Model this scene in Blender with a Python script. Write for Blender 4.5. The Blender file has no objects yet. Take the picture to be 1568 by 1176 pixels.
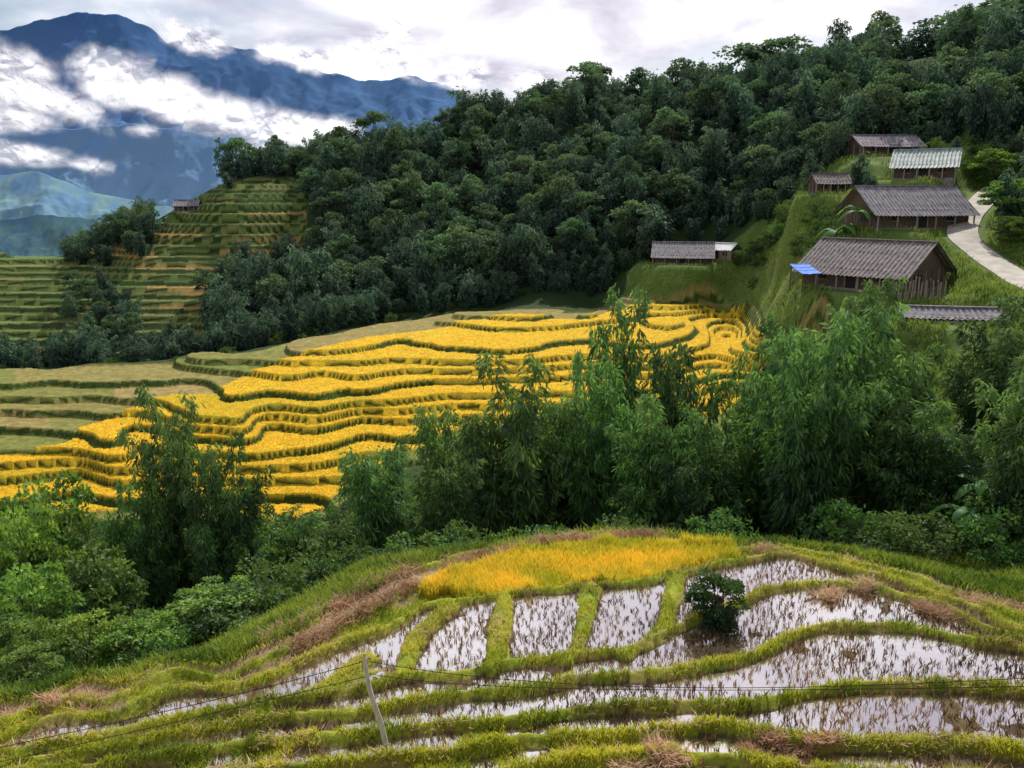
import bpy, math, numpy as np
from mathutils import Vector
rng = np.random.default_rng(11)
F=1230.0; PT=math.radians(13.0); CP,SP=math.cos(PT),math.sin(PT)
def ray(u,v):
    a=(u-784)/F; b=(588-v)/F; d=CP+b*SP
    return a/d, (b*CP-SP)/d
scene=bpy.context.scene
# ---------------------------------------------------------------- utils
def link(o,parent=None):
    scene.collection.objects.link(o)
    if parent is not None: o.parent=parent
    return o
def empty(name,loc=(0,0,0),rz=0):
    o=bpy.data.objects.new(name,None); o.location=loc; o.rotation_euler=(0,0,rz); o.empty_display_size=0.2
    return link(o)
def build_mesh(name,V,Fc,col=None,mats=(),mi=None,smooth=False):
    V=np.asarray(V,dtype=np.float32); Fc=np.asarray(Fc,dtype=np.int32); k=Fc.shape[1]
    me=bpy.data.meshes.new(name)
    me.vertices.add(len(V)); me.vertices.foreach_set('co',V.ravel())
    me.loops.add(Fc.size); me.loops.foreach_set('vertex_index',Fc.ravel())
    me.polygons.add(len(Fc)); me.polygons.foreach_set('loop_start',np.arange(0,Fc.size,k,dtype=np.int32))
    try: me.polygons.foreach_set('loop_total',np.full(len(Fc),k,dtype=np.int32))
    except Exception: pass
    for m in mats: me.materials.append(m)
    if mi is not None: me.polygons.foreach_set('material_index',np.asarray(mi,dtype=np.int32))
    me.polygons.foreach_set('use_smooth',np.full(len(Fc),smooth))
    me.update(calc_edges=True)
    if col is not None:
        c=np.ones((len(V),4),dtype=np.float32); c[:,:3]=col
        a=me.color_attributes.new('Col','FLOAT_COLOR','POINT'); a.data.foreach_set('color',c.ravel())
    return me
def hsh(xi,yi,seed):
    h=(xi*374761393+yi*668265263+seed*1446651)&0x7fffffff
    h=((h^(h>>13))*1274126177)&0x7fffffff
    h=((h^(h>>15))*1103515245)&0x7fffffff
    return h/0x7fffffff
def vnoise(x,y,seed=0):
    xi=np.floor(x).astype(np.int64); yi=np.floor(y).astype(np.int64); fx=x-xi; fy=y-yi
    fx=fx*fx*(3-2*fx); fy=fy*fy*(3-2*fy)
    a=hsh(xi,yi,seed);b=hsh(xi+1,yi,seed);c=hsh(xi,yi+1,seed);d=hsh(xi+1,yi+1,seed)
    return (a*(1-fx)+b*fx)*(1-fy)+(c*(1-fx)+d*fx)*fy
def fbm(x,y,oct=4,seed=0):
    s=0;amp=.5;tot=0
    for i in range(oct):
        s=s+amp*vnoise(x,y,seed+i*17); tot+=amp; x=x*2.03+5.1;y=y*2.03+1.7;amp*=.5
    return s/tot
def sm(x): x=np.clip(x,0,1); return x*x*(3-2*x)
def inpoly(px,py,poly):
    r=np.zeros(np.shape(px),bool); n=len(poly)
    for i in range(n):
        x1,y1=poly[i];x2,y2=poly[(i+1)%n]
        if y1==y2: continue
        c=((y1>py)!=(y2>py))&(px<(x2-x1)*(py-y1)/(y2-y1)+x1)
        r^=c
    return r
# ---------------------------------------------------------------- terrain contours
ZK=[-13.0,-12.7,-12.3,-11.5,-10.9,-10.1,-9.3,-8.85,-8.4]
CV=[
 [(-60,1090),(0,1075),(130,1040),(260,1015),(400,990),(520,925),(620,875),(720,845),(830,825),(920,815),(1020,820),(1180,832),(1300,850),(1420,880),(1568,925),(1650,950)],
 [(-60,1125),(0,1112),(150,1078),(330,1040),(470,985),(590,930),(680,888),(800,852),(920,838),(1040,837),(1180,842),(1300,862),(1420,895),(1568,945)],
 [(-60,1142),(0,1130),(200,1092),(400,1040),(520,992),(640,928),(740,912),(870,900),(1000,888),(1060,868),(1190,850),(1300,875),(1420,910),(1568,965)],
 [(-60,1165),(0,1152),(200,1115),(400,1075),(560,1050),(700,1035),(850,1012),(960,995),(1060,955),(1140,922),(1235,893),(1330,897),(1430,922),(1568,975)],
 [(-60,1186),(0,1172),(200,1140),(400,1108),(560,1090),(700,1065),(900,1040),(1060,1020),(1180,992),(1310,962),(1430,968),(1568,998)],
 [(0,1195),(200,1168),(400,1140),(600,1118),(800,1098),(1000,1085),(1130,1078),(1250,1058),(1400,1050),(1568,1068)],
 [(0,1240),(200,1210),(400,1185),(600,1165),(800,1140),(1000,1122),(1110,1118),(1250,1138),(1400,1148),(1568,1160)],
]
MC=[(-17.0,[(700,478),(800,478),(910,483),(1000,470),(1140,470)]),
 (-18.0,[(600,495),(690,496),(760,503),(850,501),(915,494),(1050,492),(1150,487)]),
 (-18.9,[(480,523),(560,520),(625,516),(720,526),(830,521),(905,514),(1050,512),(1150,510)]),
 (-20.1,[(300,548),(430,549),(570,548),(680,552),(800,549),(1000,543),(1140,540)]),
 (-21.3,[(-80,570),(0,568),(150,566),(300,561),(370,576),(440,582),(490,574),(600,573),(750,570),(900,560),(1180,560)]),
 (-22.6,[(-80,594),(0,592),(150,590),(300,593),(380,613),(480,613),(560,605),(640,592),(780,586),(1000,582),(1180,585)]),
 (-24.0,[(-80,622),(0,622),(150,620),(240,629),(310,649),(370,651),(450,632),(600,622),(700,612)]),
 (-25.3,[(-80,655),(0,655),(110,656),(180,671),(280,666),(400,655),(560,640)]),
 (-26.8,[(-80,690),(0,690),(100,691),(200,685),(330,693),(460,690),(540,670)]),
 (-28.6,[(-80,735),(0,735),(120,722),(200,743),(330,735),(470,735)]),
 (-30.2,[(-80,778),(0,776),(200,785),(370,782),(480,776)])]
MC=[(-19.0+(z+17.0)*0.72,c) for z,c in MC]
pts=[]
for z,c in list(zip(ZK,CV))+MC:
    for u,v in c:
        t,s=ray(u,v); pts.append((t,z/s,z))
for t in (-1.0,-.6,-.3,0,.3,.6,1.0):
    pts.append((t,8.6,-7.9)); pts.append((t,6.5,-7.1)); pts.append((t,4.5,-6.4))
PV=[ # u,v,y
 (1230,445,96),(1320,445,92),(1440,440,88),(1350,475,84),(1450,490,74),(1550,500,68),(1400,560,72),(1540,600,56),(1500,700,46),(1400,760,50),(1250,560,88),
 (1515,296,119),(1500,312,112),(1480,335,106),(1475,362,100),(1505,390,94),(1545,417,87),(1590,442,80),
 (1320,350,108),(1420,347,106),(1370,275,120),(1450,272,118),(1310,245,138),(1400,240,138),(1330,190,175),(1350,105,225),
 (1000,405,158),(1110,400,156),(1180,400,140),(1160,440,143),(1090,450,149),(1210,420,118),
 (600,480,165),(480,490,166),(900,400,170),(900,300,198),(900,220,228),(1100,350,172),(1100,250,196),(1250,300,134),(1250,200,178),
 (700,400,190),(700,300,225),(550,450,180),(550,350,205),(550,280,228),
 (400,275,232),(550,245,245),(700,212,258),(800,182,262),(900,162,262),(1050,160,255),(1200,138,243),(1400,100,232),(1568,62,212),(1568,150,150),(1580,290,112),
 (330,292,225),(250,390,205),(450,380,210),(270,470,185),(260,520,172),(200,350,228),(140,385,222),(60,388,222),(0,388,220),(-80,390,220),(0,460,190),(0,540,165),(120,470,186),(130,540,166),(330,400,203),
]
for u,v,y in PV:
    t,s=ray(u,v); pts.append((t,y,s*y))
def addz(u,y,z): pts.append(((u-784)/F/0.93,y,z))
for u in (560,700,900,1100): addz(u,33.5,-16.2);addz(u,39,-20.5);addz(u,50,-26);addz(u,64,-27.5)
addz(1300,33,-15.5);addz(1300,40,-19);addz(1300,50,-21.5);addz(1300,66,-19.5);addz(1500,32,-15.8);addz(1500,38,-16.5);addz(1620,29,-14.5)
for u in (-50,150): addz(u,24,-16.5);addz(u,30,-20.5);addz(u,38,-24);addz(u,48,-27.5);addz(u,62,-30.5)
for u in (350,): addz(u,28,-16.5);addz(u,34,-20.5);addz(u,48,-26.5);addz(u,62,-30)
addz(-60,122,-26);addz(120,122,-26);addz(300,124,-25.5);addz(480,140,-25);addz(620,154,-23.5);addz(760,160,-21.5);addz(900,163,-19.5)
for u in (0,200): addz(u,300,-50);addz(u,480,-110);addz(u,1500,-180)
for u,z in ((450,-15),(700,-8),(950,0),(1200,4),(1568,12)): addz(u,330,z);addz(u,600,z-60);addz(u,1500,-180)
for y,z in ((12,-8.5),(25,-10),(50,-12),(100,5),(200,35),(300,30)): pts.append((1.3,y,z))
for y,z in ((12,-11),(25,-16),(50,-27),(100,-30),(200,-25),(300,-60)): pts.append((-1.3,y,z))
pts=np.array(pts); SC=0.6
PTt=pts[:,0]; PTs=np.log(pts[:,1])*SC; Z=pts[:,2]; n=len(pts)
c2=0.02**2
K=np.sqrt((PTt[:,None]-PTt[None])**2+(PTs[:,None]-PTs[None])**2+c2)
A=np.zeros((n+3,n+3)); A[:n,:n]=K-np.eye(n)*0.0008; A[:n,n]=1;A[:n,n+1]=PTt;A[:n,n+2]=PTs;A[n:,:n]=A[:n,n:].T
W=np.linalg.solve(A,np.concatenate([Z,[0,0,0]]))
tc=np.arange(-0.80,0.8001,0.0018); side=np.linspace(0.82,1.6,22)
T=np.concatenate([-side[::-1],tc,side])
s1=np.arange(math.log(5.0),math.log(240),0.0036); s2=np.arange(s1[-1]+.008,math.log(420),.008); s3=np.arange(s2[-1]+.03,math.log(2600),.03)
S_=np.concatenate([s1,s2,s3]); Y_=np.exp(S_)
TT,SS=np.meshgrid(T,S_); NR,NC=TT.shape
S=np.zeros(TT.shape)
for i in range(0,NR,40):
    a=TT[i:i+40].ravel(); b=SS[i:i+40].ravel()*SC
    k=np.sqrt((a[:,None]-PTt[None])**2+(b[:,None]-PTs[None])**2+c2)@W[:n]
    S[i:i+40]=(k+W[n]+W[n+1]*a+W[n+2]*b).reshape(-1,NC)
YY=np.exp(SS); XX=TT*YY
gs=np.gradient(S,S_,axis=0); gt=np.gradient(S,T,axis=1)
G=np.sqrt((gt/YY)**2+(gs/YY-gt*TT/YY)**2); G=np.clip(G,0.05,3)
def lookup(A_,x,y):
    x=np.asarray(x,float);y=np.asarray(y,float)
    t=x/y; s=np.log(y)
    j=np.interp(t,T,np.arange(NC)); i=np.interp(s,S_,np.arange(NR))
    i0=np.clip(i.astype(int),0,NR-2); j0=np.clip(j.astype(int),0,NC-2); fi=i-i0; fj=j-j0
    return (A_[i0,j0]*(1-fj)+A_[i0,j0+1]*fj)*(1-fi)+(A_[i0+1,j0]*(1-fj)+A_[i0+1,j0+1]*fj)*fi
def hit(u,v,A_=None,y0=7.0):
    A_=S if A_ is None else A_
    t,s=ray(u,v); ys=np.exp(np.linspace(math.log(y0),math.log(400),1500))
    h=lookup(A_,t*ys,ys); k=np.where(s*ys<h)[0]
    y=ys[k[0]] if len(k) else 300.
    return t*y,y
# ---- build relief
H=S+ (fbm(XX/14,YY/14,4,3)-.5)*1.4*np.clip((YY-36)/30,0,1)
H=H+(fbm(XX/22,YY/22,3,4)-.5)*11*np.clip((YY-175)/30,0,1)*np.clip((TT+.28)/.06,0,1)*np.clip((255-YY)/25,.35,1)
zone=np.full(S.shape,-1)
uapp=784+TT*1130
forem=(S>=ZK[0])&(YY<34)&(np.abs(TT)<1.0)
bund=np.zeros(S.shape); lev=np.zeros(S.shape)
wn=(fbm(XX/0.9,YY/0.9,3,9)-.5)
Sw=S+ (fbm(XX/2.5,YY/2.5,2,19)-.5)*.14
Hf=S.copy(); NZ=len(ZK)
for k in range(NZ):
    zl=ZK[k]; zu=ZK[k+1] if k<NZ-1 else 100
    m=forem&(Sw>=zl)&(Sw<zu) if k>0 else forem&(Sw<zu)
    zone[m]=k
    sw_=(zu-zl)/G[m]
    dl=np.maximum(Sw[m]-zl,0)/G[m]; pad=zl-0.10
    lw=np.minimum(0.30,.16*sw_+.04)*(1+.9*wn[m])
    b1=sm(1-dl/lw)
    if k<NZ-1:
        du=(zu-Sw[m])/G[m]; rw=np.minimum(0.42,0.26*sw_)*(1+.6*wn[m]); b2=sm(1-du/rw); top=zu+0.12
    else:
        b2=np.zeros(dl.shape); top=0
    zz=pad+0.22*b1
    if k==NZ-1: zz=pad+0.22*b1+np.maximum(0,(Sw[m]-zl))*0.9
    zz=np.where(b2>0,zz*(1-b2)+top*b2,zz)
    Hf[m]=zz; bund[m]=np.maximum(b1,b2); lev[m]=pad+0.035
    if 1<=k<=5:
        zm=(zl+zu)/2; dm=np.abs(Sw[m]-zm)/G[m]; b3=sm(1-dm/(.22+.3*wn[m]))*sm((620-uapp[m])/120)*(sw_>1.7)
        Hf[m]=np.maximum(Hf[m],pad+.2*b3); bund[m]=np.maximum(bund[m],b3)
RB=[[(690,925),(640,965),(600,1030)],[(772,912),(765,960),(748,1025)],[(905,900),(888,960),(862,1010)],[(1038,878),(1020,935),(955,1000)],
    [(560,1000),(470,1050),(380,1090)]]
for pl in RB:
    w=[hit(*p) for p in pl]
    for (x1,y1),(x2,y2) in zip(w[:-1],w[1:]):
        L2=(x2-x1)**2+(y2-y1)**2
        q=np.clip(((XX-x1)*(x2-x1)+(YY-y1)*(y2-y1))/L2,0,1)
        d=np.hypot(XX-(x1+q*(x2-x1)),YY-(y1+q*(y2-y1)))
        b=sm(1-(d-0.05)/(0.34+0.5*wn))*forem
        Hf=np.where(forem,np.maximum(Hf,np.where(bund<0.95,lev-0.035+0.24*b,Hf)),Hf); bund=np.maximum(bund,b)
H=np.where(forem,Hf,H)
rp=[hit(*p) for p in [(640,905),(700,882),(800,853),(920,838),(1040,840),(1120,842),(1125,852),(1050,864),(1010,882),(860,896),(740,908)]]
ricef=inpoly(XX+wn*.8,YY+wn*.8,rp)&forem
def pl2(L): return [((u-784)/F/0.985,math.log(y)) for u,y in L]
T1=inpoly(TT,SS,pl2([(-90,69),(480,68),(560,76),(700,82),(1000,86),(1200,84),(1400,78),(1460,84),(1230,102),(1205,125),(1180,140),(1080,150),(960,152),(760,152),(600,142),(480,128),(300,112),(-90,107)]))
T1&=(S<-17.4)
T2=(YY>150)&(YY<236)&inpoly(TT,SS,pl2([(-300,150),(300,150),(420,172),(480,205),(480,236),(-300,236)]))
T3=inpoly(TT,SS,pl2([(1310,175),(1375,170),(1400,200),(1390,240),(1310,240)]))
def terr(Sin,h,rw,off=0.):
    q=(Sin+off)/h; L=np.floor(q); r=q-L; wr=np.clip(rw*G/h,0.06,0.8)
    ris=np.clip((r-(1-wr))/wr,0,1)
    return L*h-off+h*ris, ris, L
wob=(fbm(XX/16,YY/16,3,21)-.5)*1.0+(fbm(XX/3,YY/3,2,22)-.5)*0.06+.26*np.sin(S*2.3+XX/40)
h1,r1,L1=terr(S+wob,0.76,0.35)
h2,r2,L2=terr(S+wob*1.3,1.3,0.9)
yel_poly=[hit(u,v,y0=60) for u,v in [(-60,692),(60,690),(110,676),(120,655),(200,625),(270,602),(330,597),(360,575),(430,553),(500,535),(560,517),(640,505),(700,490),(800,482),(900,486),(940,474),(1000,462),(1140,462),(1140,485),(1180,550),(1200,595),(1000,600),(880,612),(700,660),(560,720),(480,790),(370,790),(340,752),(200,772),(-60,772)]]
yel=inpoly(XX+wob*2,YY+wob*2,yel_poly)&T1&(S<-18.2)
rn=fbm(XX/0.5,YY/0.5,2,31)
H=np.where(T1,h1+np.where(yel&(r1<.02),0.30+0.18*(rn-.5),0.1*(rn-.5)),H)
H=np.where(T2|T3,h2+0.2*(rn-.5),H)
def uvy(u,v,y):
    t,s=ray(u,v); return (t*y,y,s*y)
PATH=[uvy(*p) for p in [(1530,285,126),(1515,296,119),(1500,312,112),(1480,335,106),(1475,362,100),(1505,390,94),(1545,417,87),(1590,442,80),(1680,470,73)]]
def dense(P,n=14):
    P=np.array(P); out=[]
    for i in range(len(P)-1):
        p0=P[max(i-1,0)];p1=P[i];p2=P[i+1];p3=P[min(i+2,len(P)-1)]
        for q in np.linspace(0,1,n,endpoint=False):
            out.append(.5*((2*p1)+(-p0+p2)*q+(2*p0-5*p1+4*p2-p3)*q*q+(-p0+3*p1-3*p2+p3)*q**3))
    out.append(P[-1]); return np.array(out)
PD=dense(PATH)
HS={ 'h1':(1335,440,92,7.0),'h2':(1380,350,108,6.8),'h3':(1415,276,121,5.5),'h4':(1350,243,142,6),'h5':(1045,403,158,7),'h6':(1268,298,130,4.5),'h7':(288,324,226,4),'h8':(1455,492,75,4.5),'h9':(1105,398,157,3.8)}
HP={}
for k,(u,v,y,r) in HS.items():
    x,y,z=uvy(u,v,y); HP[k]=(x,y,z)
    d=np.hypot(XX-x,YY-y); w=1-sm((d-r)/(r*.7)); H=H*(1-w)+z*w
near=(YY>60)&(YY<135)&(TT>0.45)
ii=np.where(near); bx=XX[ii];by=YY[ii]; bd=np.full(bx.shape,1e9); bz=np.zeros(bx.shape)
for p in PD:
    d=np.hypot(bx-p[0],by-p[1]); mm=d<bd; bd[mm]=d[mm]; bz[mm]=p[2]
wgt=1-sm((bd-2.6)/3.5); H[ii]=H[ii]*(1-wgt)+(bz-0.06)*wgt
mud=(forem)&(bund<.30)&(zone>=0)
# ---- colours
C=np.zeros(S.shape+(3,)); n1=fbm(XX/6,YY/6,4,41)[...,None]; n2=fbm(XX/0.7,YY/0.7,3,42)[...,None]; n3=fbm(XX/2.2,YY/2.2,3,45)[...,None]
def cc(*a): return np.array(a)
C[:]=cc(.020,.036,.012)*(1-n1)+cc(.045,.08,.02)*n1
weed=((TT>0.14)&(YY>45)&(YY<162)&(~T1)&(TT*1230+784>960))[...,None]
C=np.where(weed,cc(.06,.12,.018)*(1-n3)+cc(.15,.20,.05)*n3,C)
grassc=cc(.16,.24,.02)*(1-n2)+cc(.40,.38,.05)*n2
grassc=np.where(n3>.60,grassc*.6+cc(.32,.2,.09)*.4,grassc)
mudc=cc(.06,.045,.028)*(1-n2)+cc(.22,.16,.085)*n2
strawc=cc(.34,.23,.13)*(1-n2)+cc(.52,.38,.24)*n2
C=np.where(forem[...,None],grassc,C)
C=np.where(mud[...,None]&(zone>=2)[...,None]&(zone<=NZ-2)[...,None],mudc,C)
C=np.where(mud[...,None]&(zone>=1)[...,None]&(uapp<640)[...,None]&(n3>.44),mudc*.5+strawc*.5,C)
C=np.where(mud[...,None]&(zone<=0)[...,None],strawc*.8,C)
C=np.where(ricef[...,None],cc(.35,.25,.04)*(.5+n2),C)
lid=hsh(L1.astype(np.int64)+500,(np.floor((TT+3)*3.0+L1*.37)).astype(np.int64),5)[...,None]
harv=cc(.13,.17,.03)*(1-lid)+cc(.30,.22,.08)*lid; harv=harv*(.6+.8*n2)
yc=cc(.66,.41,.018)*(1-n1)+cc(.60,.44,.03)*n1; yc=yc*(.8+.4*n2)
yc=np.where(lid>.84,yc*.65+cc(.28,.33,.03)*.35,yc)
ris=cc(.04,.075,.012)*(.5+n2)
C=np.where(T1[...,None],np.where((r1>.02)[...,None],ris,np.where(yel[...,None],yc,harv)),C)
lid2=hsh(L2.astype(np.int64)+500,(np.floor((TT+3)*9.0+L2*.37)).astype(np.int64),8)[...,None]
c2_=cc(.09,.15,.035)*(1-lid2)+cc(.17,.17,.05)*lid2
c2_=np.where(lid2>.82,cc(.32,.22,.07),c2_)*(.7+.6*n2)
C=np.where(T2[...,None],np.where((r2>.1)[...,None],ris*.55,c2_),C)
C=np.where(T3[...,None],np.where((r2>.1)[...,None],ris*.55,cc(.10,.10,.045)*(.6+.8*n2)),C)
H+= np.where(forem&~mud,0.07*(fbm(XX/.15,YY/.15,2,51)-.5)+.10*(fbm(XX/.7,YY/.7,2,53)-.5),0)+np.where(mud,0.115*(fbm(XX/.6,YY/.6,3,52)-.43),0)
# ---------------------------------------------------------------- materials
def newmat(name):
    m=bpy.data.materials.new(name); m.use_nodes=True; nt=m.node_tree; nt.nodes.clear()
    out=nt.nodes.new('ShaderNodeOutputMaterial'); return m,nt,out
def nd(nt,t,**k):
    x=nt.nodes.new('ShaderNode'+t)
    for a,b in k.items():
        if a in ('op','operation'): x.operation=b
        elif hasattr(x,a): setattr(x,a,b)
        else: x.inputs[a].default_value=b
    return x
def noisecol(nt,scale,c1,c2,detail=5,coord='Object',stretch=None):
    tc_=nd(nt,'TexCoord'); no=nd(nt,'TexNoise'); no.inputs['Scale'].default_value=scale; no.inputs['Detail'].default_value=detail
    if stretch:
        mp=nd(nt,'Mapping'); mp.inputs['Scale'].default_value=stretch; nt.links.new(tc_.outputs[coord],mp.inputs['Vector']); nt.links.new(mp.outputs[0],no.inputs['Vector'])
    else: nt.links.new(tc_.outputs[coord],no.inputs['Vector'])
    cr=nd(nt,'ValToRGB'); cr.color_ramp.elements[0].position=.3; cr.color_ramp.elements[1].position=.7
    cr.color_ramp.elements[0].color=(*c1,1); cr.color_ramp.elements[1].color=(*c2,1)
    nt.links.new(no.outputs['Fac'],cr.inputs['Fac']); return cr,no
def simple(name,c1,c2,scale=3,rough=.85,bump=.3,stretch=None,metal=0):
    m,nt,out=newmat(name); b=nd(nt,'BsdfPrincipled'); b.inputs['Roughness'].default_value=rough; b.inputs['Metallic'].default_value=metal
    cr,no=noisecol(nt,scale,c1,c2,stretch=stretch); nt.links.new(cr.outputs[0],b.inputs['Base Color'])
    bp=nd(nt,'Bump'); bp.inputs['Strength'].default_value=bump; bp.inputs['Distance'].default_value=.05
    nt.links.new(no.outputs['Fac'],bp.inputs['Height']); nt.links.new(bp.outputs[0],b.inputs['Normal']); nt.links.new(b.outputs[0],out.inputs[0]); return m
def groundmat():
    m,nt,out=newmat('terrain_ground'); b=nd(nt,'BsdfPrincipled'); b.inputs['Roughness'].default_value=.95; b.inputs['Specular IOR Level'].default_value=.15
    at=nd(nt,'Attribute'); at.attribute_name='Col'
    cr,no=noisecol(nt,2.2,(.62,.62,.62),(1.3,1.3,1.3),detail=9)
    no.inputs['Roughness'].default_value=.75
    mx=nd(nt,'MixRGB'); mx.blend_type='MULTIPLY'; mx.inputs[0].default_value=1
    nt.links.new(at.outputs['Color'],mx.inputs[1]); nt.links.new(cr.outputs[0],mx.inputs[2]); nt.links.new(mx.outputs[0],b.inputs['Base Color'])
    bp=nd(nt,'Bump'); bp.inputs['Strength'].default_value=.6; bp.inputs['Distance'].default_value=.25
    nt.links.new(no.outputs['Fac'],bp.inputs['Height']); nt.links.new(bp.outputs[0],b.inputs['Normal']); nt.links.new(b.outputs[0],out.inputs[0]); return m
def leafmat(name,trans=.35,gl=.03,rough=.6,rnd=.35):
    m,nt,out=newmat(name); at=nd(nt,'Attribute'); at.attribute_name='Col'
    oi=nd(nt,'ObjectInfo'); mr=nd(nt,'MapRange'); mr.inputs['To Min'].default_value=1-rnd; mr.inputs['To Max'].default_value=1+rnd; nt.links.new(oi.outputs['Random'],mr.inputs['Value'])
    mr2=nd(nt,'MapRange'); mr2.inputs['To Min'].default_value=.515; mr2.inputs['To Max'].default_value=.482
    ml=nd(nt,'Math',op='MULTIPLY'); ml.inputs[1].default_value=7.31; fr=nd(nt,'Math',op='FRACT'); nt.links.new(oi.outputs['Random'],ml.inputs[0]); nt.links.new(ml.outputs[0],fr.inputs[0]); nt.links.new(fr.outputs[0],mr2.inputs['Value'])
    hs=nd(nt,'HueSaturation'); nt.links.new(at.outputs['Color'],hs.inputs['Color']); nt.links.new(mr.outputs[0],hs.inputs['Value']); nt.links.new(mr2.outputs[0],hs.inputs['Hue'])
    d=nd(nt,'BsdfDiffuse'); tr=nd(nt,'BsdfTranslucent'); g=nd(nt,'BsdfGlossy'); g.inputs['Roughness'].default_value=rough; g.inputs['Color'].default_value=(.8,.9,1,1)
    h2_=nd(nt,'HueSaturation'); h2_.inputs['Value'].default_value=1.5; h2_.inputs['Hue'].default_value=.48
    nt.links.new(hs.outputs[0],h2_.inputs['Color']); nt.links.new(hs.outputs[0],d.inputs['Color']); nt.links.new(h2_.outputs[0],tr.inputs['Color'])
    a=nd(nt,'MixShader'); a.inputs[0].default_value=trans; nt.links.new(d.outputs[0],a.inputs[1]); nt.links.new(tr.outputs[0],a.inputs[2])
    b=nd(nt,'MixShader'); b.inputs[0].default_value=gl; nt.links.new(a.outputs[0],b.inputs[1]); nt.links.new(g.outputs[0],b.inputs[2]); nt.links.new(b.outputs[0],out.inputs[0]); return m
M_ground=groundmat(); M_leaf=leafmat('leaves'); M_blade=leafmat('grass_blades',.3,.02,.5,0.0)
M_bark=simple('bark',(.05,.04,.025),(.14,.11,.07),6)
M_culm=simple('bamboo_culm',(.06,.09,.03),(.16,.17,.07),4)
# ---------------------------------------------------------------- terrain object
V=np.stack([XX,YY,H],-1).reshape(-1,3)
idx=np.arange(NR*NC).reshape(NR,NC)
Q=np.stack([idx[:-1,:-1],idx[:-1,1:],idx[1:,1:],idx[1:,:-1]],-1).reshape(-1,4)
me=build_mesh('ground',V,Q,C.reshape(-1,3),[M_ground],smooth=True)
link(bpy.data.objects.new('ground_terrain',me))
flood=(zone>=2)&(zone<=NZ-2)&(bund<.75)
wetn=fbm(XX/2.5,YY/2.5,3,61)
flood&=~((zone>=5)&(uapp<1080)&(wetn<.50))&~((zone>=6)&(wetn<.50))&~((zone>=4)&(uapp<560)&(wetn<.45))&~((zone==2)&(uapp>1300))&~((zone==3)&(uapp<560)&(wetn<.43))
cell=flood[:-1,:-1]&flood[1:,:-1]&flood[:-1,1:]&flood[1:,1:]&(zone[:-1,:-1]==zone[1:,1:])&(zone[1:,:-1]==zone[:-1,1:])&(zone[:-1,:-1]==zone[1:,:-1])
cell[:,-25:]=False; cell[:,:25]=False
WF=Q.reshape(NR-1,NC-1,4)[cell]; uq,inv=np.unique(WF,return_inverse=True)
WV=V[uq].copy(); WV[:,2]=lev.ravel()[uq]
m,nt,out=newmat('paddy_water_surface'); g=nd(nt,'BsdfGlossy'); g.inputs['Roughness'].default_value=.06; g.inputs['Color'].default_value=(.97,.95,.97,1)
d=nd(nt,'BsdfDiffuse'); d.inputs['Color'].default_value=(.10,.07,.045,1); mx=nd(nt,'MixShader'); mx.inputs[0].default_value=.68
cr,no=noisecol(nt,1.5,(0,0,0),(1,1,1)); bp=nd(nt,'Bump'); bp.inputs['Strength'].default_value=.04; bp.inputs['Distance'].default_value=.05; no.inputs['Scale'].default_value=5
nt.links.new(no.outputs['Fac'],bp.inputs['Height']); nt.links.new(bp.outputs[0],g.inputs['Normal'])
nt.links.new(d.outputs[0],mx.inputs[1]); nt.links.new(g.outputs[0],mx.inputs[2]); nt.links.new(mx.outputs[0],out.inputs[0])
link(bpy.data.objects.new('paddy_water',build_mesh('paddy_water',WV,inv.reshape(-1,4),None,[m],smooth=True)))
# ---------------------------------------------------------------- blade fields
def blades(name,P,h,w,lean,c1,c2,nper=1,spread=.03,mat=None):
    P=np.repeat(P,nper,axis=0); N=len(P); a=rng.uniform(0,6.283,N)
    P=P+np.stack([rng.normal(0,spread,N),rng.normal(0,spread,N),np.zeros(N)],-1)
    hh=h*rng.uniform(.5,1.25,N); ln=lean*rng.uniform(.2,1.2,N)*hh; b=rng.uniform(0,6.283,N)
    side=np.stack([np.cos(a),np.sin(a),np.zeros(N)],-1)*(w*rng.uniform(.6,1.3,N))[:,None]
    tip=P+np.stack([np.cos(b)*ln,np.sin(b)*ln,hh],-1); mid=P+np.stack([np.cos(b)*ln*.3,np.sin(b)*ln*.3,hh*.6],-1)
    VV=np.stack([P-side*.6-[0,0,.03],P+side*.6-[0,0,.03],mid+side*.7,tip,mid-side*.7],1).reshape(-1,3)
    k=rng.uniform(0,1,N)[:,None]; pn=fbm(P[:,0]/1.3,P[:,1]/1.3,3,99)[:,None]; k=np.clip(k*.6+(pn-.5)*1.6+.2,0,1); col=np.array(c1)*(1-k)+np.array(c2)*k
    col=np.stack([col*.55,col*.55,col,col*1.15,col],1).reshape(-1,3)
    Fq=np.arange(N*5).reshape(N,5)
    return link(bpy.data.objects.new(name,build_mesh(name,VV,Fq,col,[mat or M_blade])))
def nearest(A_,x,y):
    j=np.clip(np.rint(np.interp(x/y,T,np.arange(NC))).astype(int),0,NC-1); i=np.clip(np.rint(np.interp(np.log(y),S_,np.arange(NR))).astype(int),0,NR-1)
    return A_[i,j]
def cand(N,y0,y1,t0=-.78,t1=.78,p=1.0):
    t=rng.uniform(t0,t1,N); y=np.exp(rng.uniform(math.log(y0),math.log(y1),N)); return t*y,y
x,y=cand(560000,8.5,34); fr_=nearest(forem,x,y); mu_=nearest(bund,x,y)<.45; zn_=nearest(zone,x,y); ua=784+x/y*1130; fm=fr_&~mu_; fm|=fr_&(((zn_==1)&(ua>620))|((zn_==1)&(fbm(x/1.2,y/1.2,2,71)>.5))|(zn_==NZ-1)|((zn_>=5)&(ua<1080)&(fbm(x/1.2,y/1.2,2,70)>.60)))
fm&=~nearest(ricef,x,y); fm&=(fbm(x/.5,y/.5,2,77)>.36)
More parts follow.
